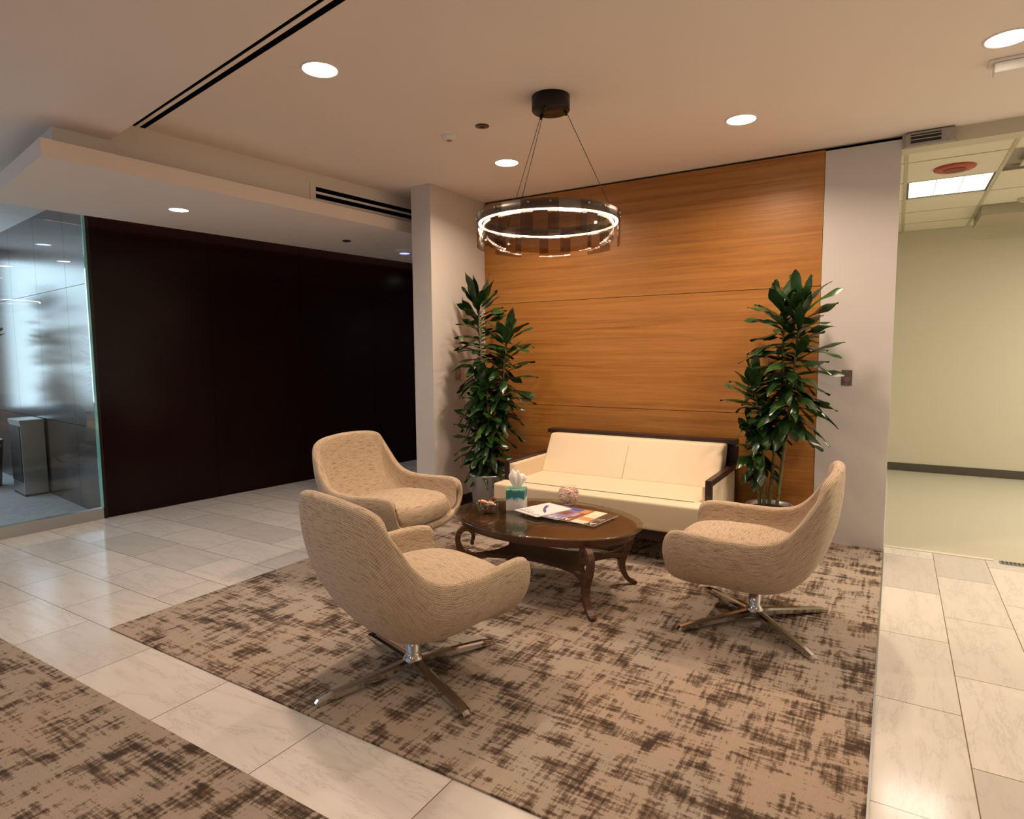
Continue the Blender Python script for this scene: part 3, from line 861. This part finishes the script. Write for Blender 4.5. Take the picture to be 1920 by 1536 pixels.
for sgn in (-1, 1):
    x0, x1 = (sgn*.775, sgn*.735) if sgn < 0 else (.735, .775)
    b = MB(); b.box(x0, x1, .165, .205, .0, .553, bev=.003); b.box(x0, x1, .205, .94, .513, .553, bev=.003)
    b.box(x0, x1, .88, .93, .0, .52, bev=.003); b.box(x0, x1, .165, .93, .15, .22, bev=.003); b.build('arm_frame', M['espresso'], s)
    xi0, xi1 = (-.735, -.690) if sgn < 0 else (.716, .735)
    b = MB(); b.box(xi0, xi1, .17, .88, .235, (.535 if sgn < 0 else .51), bev=(.008 if sgn < 0 else .003), seg=3); b.build('arm_panel', M['leather'], s, True)
    b = MB(); b.box(min(x0, x1)+.008, max(x0, x1)-.008, .204, .882, .22, .515); b.build('arm_infill', M['leather'], s)
b = MB(); b.box(-.74, .74, .03, .07, .155, .222, bev=.003); b.box(-.74, .74, .80, .84, .155, .222, bev=.003); b.build('seat_rail', M['espresso'], s)
for sx in (-.70, .66):
    b = MB(); b.box(sx, sx+.04, .05, .09, 0, .16, bev=.003); b.build('leg', M['espresso'], s)

# ------------------------------------------------------------------ coffee table
TXc, TYc, TA, TB = -1.707, 3.130, .581, .412
t = empty('coffee_table', (TXc, TYc, .007)); tag(t, 'oval dark wood coffee table with glass top and scrolled legs', 'table')
TZ = .430-.007
def oval(bm_, a, b_, z, n=96): return [bm_.verts.new((a*math.cos(2*PI*k/n), b_*math.sin(2*PI*k/n), z)) for k in range(n)]
def ovals(secs, name, mat, parent, cap0=True, cap1=True, n=96):
    b = MB(); rs = [oval(b.bm, a_, b_, z, n) for a_, b_, z in secs]
    for p, q in zip(rs, rs[1:]):
        for k in range(n):
            j = (k+1) % n; fc = b.bm.faces.new((p[k], p[j], q[j], q[k])); fc.smooth = True
    if cap0: b.bm.faces.new(list(reversed(rs[0])))
    if cap1: b.bm.faces.new(rs[-1])
    return b.build(name, mat, parent)
gt = ovals([(TA-.003, TB-.003, TZ-.010), (TA, TB, TZ-.008), (TA, TB, TZ-.002), (TA-.003, TB-.003, TZ)], 'glass_top', M['glass_top'], t)
ovals([(TA-.001, TB-.001, TZ-.0085), (TA+.0006, TB+.0006, TZ-.0075), (TA+.0006, TB+.0006, TZ-.0025), (TA-.001, TB-.001, TZ-.0015)], 'glass_edge', M['glass_rim'], t, False, False)
ovals([(TA-.075, TB-.075, TZ-.060), (TA-.045, TB-.045, TZ-.060), (TA-.040, TB-.040, TZ-.056), (TA-.040, TB-.040, TZ-.020), (TA-.034, TB-.034, TZ-.014), (TA-.036, TB-.036, TZ-.0105), (TA-.060, TB-.060, TZ-.0105), (TA-.064, TB-.064, TZ-.0135)],
      'apron', M['walnut'], t, True, True)
# waisted lower shelf
b = MB(); pts = []
HX, HY = .400, .235
def arc_side(p, q, dep, n=14):
    p = Vector(p); q = Vector(q); d = (q-p); nn = Vector((-d.y, d.x)).normalized()
    return [p+d*(k/n)+nn*dep*math.sin(PI*k/n) for k in range(n)]
cs = [(HX, HY), (-HX, HY), (-HX, -HY), (HX, -HY)]
for i in range(4):
    dep = (.125 if i % 2 == 0 else .13)
    pts += arc_side(cs[i], cs[(i+1) % 4], dep)
b.prism([(p.x, p.y) for p in pts], .178, .200); b.build('lower_shelf', M['shelf'], t)
# scrolled legs
prof = [(.022, .352), (.010, .325), (.016, .295), (.030, .300), (.032, .330), (.045, .352)]      # unused guide of the curl
def leg(cx, cy, ang):
    # centre line in (outward s, z): curl end -> crown -> bowed stem -> ankle -> foot
    cl = [(-.040, .268), (-.052, .300), (-.050, .335), (-.022, .358), (.012, .352), (.034, .322), (.036, .280), (.020, .232), (-.004, .190), (-.018, .150), (-.016, .110), (-.002, .070), (.018, .040), (.045, .018), (.062, .010)]
    hw = [.006, .010, .012, .013, .014, .015, .016, .018, .022, .021, .018, .015, .013, .012, .008]
    P = [Vector((p[0], 0, p[1])) for p in cl]
    # densify
    Q = []; W = []
    for i in range(len(P)-1):
        p0, p1, p2, p3 = P[max(i-1, 0)], P[i], P[i+1], P[min(i+2, len(P)-1)]
        for k in range(4):
            u = k/4
            Q.append(.5*((2*p1)+(p2-p0)*u+(2*p0-5*p1+4*p2-p3)*u*u+(3*p1-p0-3*p2+p3)*u**3)); W.append(hw[i]*(1-u)+hw[i+1]*u)
    Q.append(P[-1]); W.append(hw[-1])
    b = MB(); rings = []; th = .017
    for i, q in enumerate(Q):
        d = (Q[min(i+1, len(Q)-1)]-Q[max(i-1, 0)]).normalized(); nn = Vector((-d.z, 0, d.x))
        w = W[i]
        a1, a2 = q+nn*w, q-nn*w
        for v_ in (a1, a2): v_.z = max(v_.z, .0005)
        rings.append([b.bm.verts.new(a1+Vector((0, -th, 0))), b.bm.verts.new(a1+Vector((0, th, 0))), b.bm.verts.new(a2+Vector((0, th, 0))), b.bm.verts.new(a2+Vector((0, -th, 0)))])
    for p, q in zip(rings, rings[1:]):
        for i in range(4):
            j = (i+1) % 4; b.bm.faces.new((p[i], p[j], q[j], q[i]))
    b.bm.faces.new(rings[0]); b.bm.faces.new(rings[-1])
    # upturned toe scroll
    b.tube([(.060, -th, .014), (.060, th, .014)], .013, 12)
    b.tube([(-.046, -th, .272), (-.046, th, .272)], .011, 12)
    # web that joins the stem to the shelf
    sec = [(-.012, .235, .135), (-.045, .212, .160), (-.085, .202, .174), (-.13, .200, .178)]
    rr = []
    for s_, zt, zb in sec:
        rr.append([b.bm.verts.new((s_, yy, zz)) for yy, zz in ((-.012, zb), (.012, zb), (.012, zt), (-.012, zt))])
    for p, q in zip(rr, rr[1:]):
        for i in range(4):
            j = (i+1) % 4; b.bm.faces.new((p[i], p[j], q[j], q[i]))
    b.bm.faces.new(rr[0]); b.bm.faces.new(rr[-1])
    o = b.build('leg', M['walnut'], t)
    o.location = (cx, cy, 0); o.rotation_euler = (0, 0, ang)
for sx in (-1, 1):
    for sy in (-1, 1):
        ang = math.atan2(sy*.62, sx*.785)
        leg(sx*.392, sy*.262, ang)

# ------------------------------------------------------------------ things on the table
TT = .430
# tissue box
e = empty('tissue_box', (-1.937, 3.195, TT), R(21)); tag(e, 'square teal and grey tissue box with a tissue pulled up', 'tissue box')
bw = .112; bh = .128
def tbox_mat():
    m, t_, b_ = nt('watercolour_card')
    tc = N(t_, 'ShaderNodeTexCoord'); sp = N(t_, 'ShaderNodeSeparateXYZ'); t_.links.new(tc.outputs['Object'], sp.inputs[0])
    n_ = N(t_, 'ShaderNodeTexNoise', Scale=28., Detail=5.); t_.links.new(tc.outputs['Object'], n_.inputs['Vector'])
    ma = N(t_, 'ShaderNodeMath', operation='MULTIPLY_ADD'); ma.inputs[1].default_value = 7.8; t_.links.new(sp.outputs['Z'], ma.inputs[0])
    mb_ = N(t_, 'ShaderNodeMath', operation='MULTIPLY_ADD'); mb_.inputs[1].default_value = .55; mb_.inputs[2].default_value = -.28; t_.links.new(n_.outputs['Fac'], mb_.inputs[0])
    t_.links.new(mb_.outputs[0], ma.inputs[2])
    r = ramp(t_, [(.0, (.50, .48, .46)), (.48, (.58, .57, .55)), (.56, (.25, .42, .44)), (.62, (.015, .15, .17)), (.90, (.02, .17, .16)), (.97, (.16, .40, .34))])
    t_.links.new(ma.outputs[0], r.inputs[0]); t_.links.new(r.outputs[0], b_.inputs['Base Color']); b_.inputs['Roughness'].default_value = .45
    return m
b = MB(); b.box(-bw/2, bw/2, -bw/2, bw/2, .0005, bh, bev=.0015, seg=1); b.build('carton', tbox_mat(), e)
# tissue: folded fan of paper
b = MB(); n = 40; rows = 12; ring = []
for k in range(rows+1):
    v = k/rows; rad = .014+.040*math.sin(v*PI*.5)**1.1 - .022*max(0, v-.72)/.28; z = bh-.004+.098*v
    rg = []
    for i in range(n):
        a = 2*PI*i/n
        fold = 1+.30*math.sin(3*a+1.2)*v+.18*math.sin(7*a+2*v)
        top = .022*math.cos(a+2.0)*v*v + .010*math.sin(5*a)*v*v
        rg.append(b.bm.verts.new((rad*fold*math.cos(a)*1.0, rad*fold*math.sin(a)*.62, z+top)))
    ring.append(rg)
for p, q in zip(ring, ring[1:]):
    for i in range(n):
        j = (i+1) % n; fc = b.bm.faces.new((p[i], p[j], q[j], q[i])); fc.smooth = True
cv = b.bm.verts.new((0, 0, bh+.085))
for i in range(n): fc = b.bm.faces.new((ring[-1][i], ring[-1][(i+1) % n], cv)); fc.smooth = True
b.build('tissue', pmat('tissue_paper', (.92, .88, .85), .9), e)

# bowl of pink mints
e = empty('glass_fishbowl', (-1.712, 3.452, TT)); tag(e, 'round clear glass bowl full of pink mints', 'bowl')
br = .068
def bowlprof(r, zc, z0, z1, n=16):
    out = []
    for k in range(n+1):
        z = z0+(z1-z0)*k/n; out.append((math.sqrt(max(r*r-(z-zc)**2, 1e-8)), z))
    return out
b = MB(); pr1 = bowlprof(br, .060, .002, .113); b.lathe([(.0001, .002)]+pr1+[(pr1[-1][0]+.004, .117)], n=48); b.build('bowl', M['glass_rim'], e)
random.seed(4)
b = MB(); b.lathe([(.0001, .012), (.035, .014), (.050, .035), (.055, .060), (.048, .085), (.030, .095), (.0001, .097)], n=24)
cnt = 0
while cnt < 900:
    p = Vector((random.uniform(-1, 1), random.uniform(-1, 1), random.uniform(-1, 1)))
    if p.length > 1 or p.length < .62 and random.random() < .8: continue
    q = p*.0625; q.z += .060
    if q.z < .006 or q.z > .098+random.uniform(-.004, .008): continue
    bb = bmesh.new(); bmesh.ops.create_icosphere(bb, subdivisions=1, radius=.0052)
    bmesh.ops.transform(bb, matrix=Matrix.Translation(q) @ Matrix.Rotation(random.uniform(0, 6), 4, 'X') @ Matrix.Diagonal((1.3, 1, .7, 1)), verts=bb.verts[:])
    for f_ in bb.faces: f_.smooth = True
    b.merge(bb, random.choice((0, 0, 1))); cnt += 1
o = b.build('pink_mints', [M['pink'], pmat('pale_mints', (.92, .74, .62), .4)]); o.location = (-1.712, 3.452, TT)
tag(o, 'heap of small pink and cream mints inside the round glass bowl', 'mints', kind='stuff')

# candy dish with wrapped candies
cx_, cy_ = -2.045, 3.055
e = empty('candy_dish', (cx_, cy_, TT)); tag(e, 'small clear glass dish holding wrapped chocolates', 'dish')
b = MB(); b.lathe([(.0001, .003), (.036, .003), (.047, .014), (.053, .034), (.054, .052), (.056, .054), (.0565, .052), (.0555, .034), (.049, .012), (.038, .0005), (.0001, .0005)], n=40); b.build('dish', M['glass_rim'], e)
wr = [pmat('brown_wrapper', (.16, .045, .02), .3, noise=.5, nscale=120), pmat('orange_wrapper', (.62, .17, .06), .25, noise=.35, nscale=90),
      pmat('silver_wrapper', (.70, .56, .48), .25, metal=.3, noise=.4, nscale=120), pmat('dark_wrapper', (.06, .018, .012), .3)]
def candy_mesh(L_, W_, H_):
    b = MB(); n = 12; secs = []
    for k in range(17):
        u = -1+2*k/16; au = abs(u)
        if au < .62: w, h = W_*.5*(1-.1*au), H_*.5
        elif au < .72: w, h = W_*.22, H_*.16
        else: w, h = W_*(.24+.30*(au-.72)/.28), H_*.10*(1.2-au)
        secs.append([b.bm.verts.new((u*L_*.5, w*math.cos(2*PI*i/n), h*math.sin(2*PI*i/n)*(1 if au < .7 else 1+.6*math.sin(5*i)))) for i in range(n)])
    for p, q in zip(secs, secs[1:]):
        for i in range(n):
            j = (i+1) % n; b.bm.faces.new((p[i], p[j], q[j], q[i]))
    b.bm.faces.new(secs[0]); b.bm.faces.new(secs[-1]); return b
spots = [(-.034, -.010, .058, 1, 20, 12, 'orange foil wrapped candy on the left of the glass dish'),
         (-.012, .018, .052, 0, 80, 10, 'brown wrapped candy behind the orange one in the dish'),
         (.014, .004, .060, 0, 55, 42, 'brown and silver candy standing up in the dish'),
         (.024, -.018, .058, 2, 38, 18, 'long silver wrapped bar across the front of the dish'),
         (.012, .030, .074, 0, 140, 8, 'topmost brown wrapped candy at the back of the dish'),
         (-.022, -.030, .024, 3, 110, 0, 'dark wrapped candy low at the front of the dish'),
         (.010, .0, .022, 0, 10, 0, 'brown candy at the bottom of the dish'),
         (-.016, .006, .038, 2, 150, 6, 'silver candy in the middle of the dish')]
for dx, dy, dz, mi, rz_, ry_, lb in spots:
    o = candy_mesh(.062, .026, .020).build('wrapped_candy', wr[mi])
    o.location = (cx_+dx, cy_+dy, TT+dz); o.rotation_euler = (R(15), R(ry_), R(rz_))
    tag(o, lb, 'candy', 'wrapped candies in the small dish')

# magazines: thin bent stacks with printed covers
def text_mesh(txt, size, mat, parent, loc, rot=0, align='CENTER', name='title_text'):
    c = bpy.data.curves.new('tmp', 'FONT'); c.body = txt; c.size = size; c.align_x = align; c.align_y = 'CENTER'; c.extrude = .00015
    c.space_character = 1.0
    to = bpy.data.objects.new('tmp', c); COL.objects.link(to)
    dg = bpy.context.evaluated_depsgraph_get(); dg.update()
    me = bpy.data.meshes.new_from_object(to.evaluated_get(dg)); COL.objects.unlink(to); bpy.data.objects.remove(to)
    o = link(name, me, mat, parent); o.location = loc; o.rotation_euler = (0, 0, rot); return o
INK_W = pmat('white_ink', (.85, .80, .74), .5); INK_K = pmat('black_ink', (.04, .035, .035), .5)
INK_B = pmat('blue_ink', (.10, .10, .30), .4); INK_P = pmat('violet_ink', (.30, .26, .50), .4)
def magazine(x, y, z, deg, cover, label, thick=.005, deco=None):
    e = empty('magazine', (x, y, z), R(deg)); tag(e, label, 'magazine', 'magazines fanned on the glass table')
    W_, H_ = .206, .274
    b = MB(); b.box(-W_/2, W_/2, -H_/2, H_/2, 0, thick-.0006); b.build('pages', pmat('page_edges', (.80, .74, .68), .7), e)
    b = MB(); b.box(-W_/2-.0005, W_/2+.0005, -H_/2-.0005, H_/2+.0005, thick-.0006, thick); b.build('cover', cover, e)
    if deco: deco(e, thick+.0002, W_, H_)
    return e
def deco_journal(words):
    def d(e, z, W_, H_):
        text_mesh('ABA', .062, INK_W, e, (-.035, H_/2-.036, z))
        text_mesh('JOURNAL', .018, INK_W, e, (-.02, H_/2-.075, z))
        for i, wd in enumerate(words): text_mesh(wd, .012, INK_W, e, (-W_/2+.01, H_/2-.105-i*.018, z), 0, 'LEFT', 'small_text')
    return d
def deco_white(e, z, W_, H_):
    text_mesh('ATTORNEY', .034, INK_K, e, (0, H_/2-.030, z)); text_mesh('AT LAW', .020, INK_K, e, (0.03, H_/2-.058, z))
    b = MB(); P = [Vector((-.075, .05, z)), Vector((-.03, .03, z)), (Vector((.03, -.03, z))), Vector((.06, -.075, z)), Vector((.045, -.09, z)), Vector((.03, -.07, z)), Vector((.0, -.02, z)), Vector((-.04, .01, z))]
    b.bm.faces.new([b.bm.verts.new(p) for p in P]); b.build('cover_picture', INK_B, e)
def deco_pic(cols):
    def d(e, z, W_, H_):
        for (x0, x1, y0, y1, mt) in cols:
            b = MB(); b.quad([(x0*W_, y0*H_, z), (x1*W_, y0*H_, z), (x1*W_, y1*H_, z), (x0*W_, y1*H_, z)]); b.build('cover_picture', mt, e)
        text_mesh('ABA', .062, INK_W, e, (-.035, H_/2-.036, z+.0003)); text_mesh('JOURNAL', .018, INK_W, e, (-.02, H_/2-.075, z+.0003))
    return d
OR = pmat('orange_ink', (.70, .28, .08), .4); CRM = pmat('cream_ink', (.85, .75, .52), .4); RB = pmat('red_brown_cover', (.22, .09, .06), .35, noise=.2, nscale=30); PK = pmat('pink_ink', (.60, .30, .30), .4)
magazine(-1.455, 3.218, TT, 173, pmat('dark_brown_cover', (.07, .035, .028), .3, noise=.3, nscale=25), 'dark brown magazine at the right bottom of the fanned stack', .004, deco_journal(('AFTER THE', 'STORM LAW', 'REVIEW')))
magazine(-1.520, 3.215, TT+.004, 174, pmat('cream_cover', (.78, .68, .46), .4), 'cream magazine with orange picture between dark and red-brown ones', .004, deco_pic([(-.5, .5, .05, .30, OR), (-.5, .5, -.5, -.2, CRM)]))
magazine(-1.600, 3.210, TT+.008, 172, RB, 'red-brown magazine in the middle of the fanned stack', .004, deco_pic([(-.35, .2, -.15, .15, PK), (-.45, -.2, -.45, -.2, OR)]))
magazine(-1.660, 3.200, TT+.012, 170, pmat('violet_cover', (.24, .21, .42), .35, noise=.3, nscale=20), 'violet magazine just under the white one', .004, deco_pic([(-.4, .3, -.2, .1, RB), (-.5, 0, -.5, -.3, INK_B)]))
magazine(-1.750, 3.190, TT+.016, 160, pmat('white_cover', (.84, .81, .84), .35), 'white magazine with blue picture on top of the stack', .005, deco_white)

# ------------------------------------------------------------------ plants
def leaf(b, base, az, el, L_, W_, droop, twist, n=9):
    """one lanceolate leaf with a channelled midrib, arching out from base"""
    d = Vector((math.cos(az)*math.cos(el), math.sin(az)*math.cos(el), math.sin(el)))
    side = Vector((-math.sin(az), math.cos(az), 0)); 
    p = Vector(base); pts = []; step = L_/n
    for k in range(n+1):
        u = k/n
        w = W_*(.14+.86*math.sin(PI*max(0, (u-.18)/.82)**.9)) if u > .18 else W_*.14
        if u > .97: w = 0.0008
        up = side.cross(d).normalized()
        sd_ = (side*math.cos(twist*u)+up*math.sin(twist*u))
        wav = .12*W_*math.sin(u*9+az*3)
        pts.append((p-sd_*w*.5+up*(w*.16+wav), p.copy(), p+sd_*w*.5+up*(w*.16-wav)))
        p = p+d*step
        d = (d+Vector((0, 0, -droop*step/L_*2.0*(.3+u)))).normalized()
    V = [[b.bm.verts.new(q) for q in tr] for tr in pts]
    for a_, c_ in zip(V, V[1:]):
        for i in (0, 1):
            fc = b.bm.faces.new((a_[i], a_[i+1], c_[i+1], c_[i])); fc.smooth = True
def cane_pts(P): return catmull_open([Vector(p) for p in P], 6)
def catmull_open(P, n):
    out = []
    for i in range(len(P)-1):
        p0, p1, p2, p3 = P[max(i-1, 0)], P[i], P[i+1], P[min(i+2, len(P)-1)]
        for k in range(n):
            t_ = k/n; out.append(.5*((2*p1)+(p2-p0)*t_+(2*p0-5*p1+4*p2-p3)*t_*t_+(3*p1-p0-3*p2+p3)*t_**3))
    out.append(P[-1]); return out
def plant(name, loc, label, pot, canes, seed, xmin=None, ymax=None, avoid=None, leafw=.052, L0=.24):
    rnd = random.Random(seed)
    e = empty(name, loc); tag(e, label, 'plant')
    r0, r1, h, mat = pot
    b = MB(); b.lathe([(.0001, 0), (r0, 0), (r1, h-.012), (r1+.004, h-.010), (r1+.004, h), (r1-.012, h), (r1-.016, h-.035)], n=48); b.build('pot', mat, e)
    b = MB(); b.lathe([(r1-.016, h-.03), (.08, h-.024), (.0001, h-.02)], n=32); b.build('soil', M['soil'], e)
    for P, f0, nl, L_, crown in canes:
        C = cane_pts(P); m = len(C)
        b = MB(); b.tube(C, [.0125-.005*i/m for i in range(m)], 8)
        for i in range(2, int(m*f0), 1):
            b.tube([C[i]-Vector((0, 0, .003)), C[i]+Vector((0, 0, .003))], .0150, 8)
        b.build('cane', M['bark'], e)
        b = MB(); ga = rnd.uniform(0, 6)
        for k in range(nl):
            u = f0+(1-f0)*(k/(nl-1)); x = u*(m-1); i = min(int(x), m-2); c = C[i].lerp(C[i+1], x-i)
            ga += 2.39996
            v = k/(nl-1)
            el = R(-26+92*v**1.4+rnd.uniform(-20, 20)); LL = L_*rnd.uniform(.78, 1.12)*(1-.18*v)
            for tries in range(6):
                tip = Vector(loc)+c+Vector((math.cos(ga), math.sin(ga), 0))*LL*.9*math.cos(el)
                if (xmin is not None and tip.x < xmin) or (ymax is not None and tip.y > ymax) or (avoid is not None and avoid(tip)): ga += 1.1
                else: break
            else: LL *= .5
            leaf(b, c, ga, el, LL, leafw*rnd.uniform(.85, 1.2), .40+.42*(1-v)+rnd.uniform(-.25, .3), rnd.uniform(-.8, .8))
        b.build('foliage', M['leaf'], e)
    return e
# left plant: tall, leafy down to the pot
LP = (-2.905, 4.33, 0.007)
plant('corn_plant', LP, 'tall leafy plant in a silver pot by the left pier', (.125, .155, .36, M['pot']), [
    ([(-.02, .02, .33), (-.08, .05, .8), (-.13, .10, 1.3), (-.17, .13, 1.80)], .42, 92, .34, 1),
    ([(.04, .03, .33), (.06, .05, .7), (.12, .05, 1.1), (.17, .04, 1.50)], .42, 66, .32, 1),
    ([(.02, -.03, .33), (.03, -.04, .6), (.04, -.05, .88), (.03, -.06, 1.12)], .30, 56, .28, 1),
    ([(-.03, -.02, .33), (-.05, -.05, .5), (-.07, -.06, .68), (-.08, -.07, .82)], .15, 44, .25, 1),
    ([(.03, .0, .33), (.05, -.01, .42), (.06, -.03, .52), (.07, -.04, .60)], .05, 30, .23, 1)],
    7, xmin=-3.16, ymax=4.84, leafw=.070)
# right plant: bare canes with heads at several heights
RP = (-.715, 4.60, 0.007)
plant('corn_plant', RP, 'tall plant with bare canes behind the right hand chair', (.12, .15, .30, M['pot']), [
    ([(.05, .0, .27), (.09, -.03, .7), (.13, -.05, 1.1), (.17, -.08, 1.66)], .48, 84, .33, 1),
    ([(-.0, .0, .27), (.03, .0, .75), (.06, .0, 1.15), (.06, -.02, 1.66)], .62, 56, .31, 1),
    ([(-.03, -.01, .27), (-.045, -.03, .65), (-.07, -.04, .9), (-.11, -.06, 1.12)], .52, 48, .27, 1),
    ([(-.06, .0, .27), (-.08, -.02, .5), (-.09, -.04, .66), (-.12, -.05, .80)], .50, 42, .24, 1)],
    21, ymax=4.84, leafw=.070, avoid=lambda q: q.x < -.90 and q.z < .98)

# ------------------------------------------------------------------ behind the glass
binp = Vector((-7.27, 2.628)); e = empty('waste_bin', (binp.x, binp.y, 0), math.atan2(n2.y, n2.x)); tag(e, 'tall rectangular stainless steel waste bin seen through the glass', 'bin')
# local +x runs towards the glossy wall, local +y away from the camera side
b = MB(); b.box(0, .195, 0, .40, .02, .72, bev=.003); b.build('body', M['steel'], e)
b = MB(); b.box(-.006, .0, .02, .38, .14, .70); b.build('front_panel', M['black'], e)
b = MB(); b.box(-.008, .198, -.004, .404, .72, .76, bev=.003); b.build('lid', M['steel'], e)
b = MB(); b.box(.0, .192, .004, .396, .0, .02); b.build('plinth', M['black'], e)
plant('corn_plant', (-8.22, 2.60, 0.0), 'leafy plant just outside the left edge, mirrored in the glossy panel', (.16, .20, .50, M['black']), [
    ([(0, 0, .47), (.02, 0, .9), (.04, .0, 1.3), (.06, .02, 1.9)], .45, 44, .42, 1),
    ([(.02, .04, .47), (.06, .02, .9), (.10, .03, 1.2), (.14, .0, 1.5)], .45, 34, .40, 1)],
    33, ymax=2.78, leafw=.12)
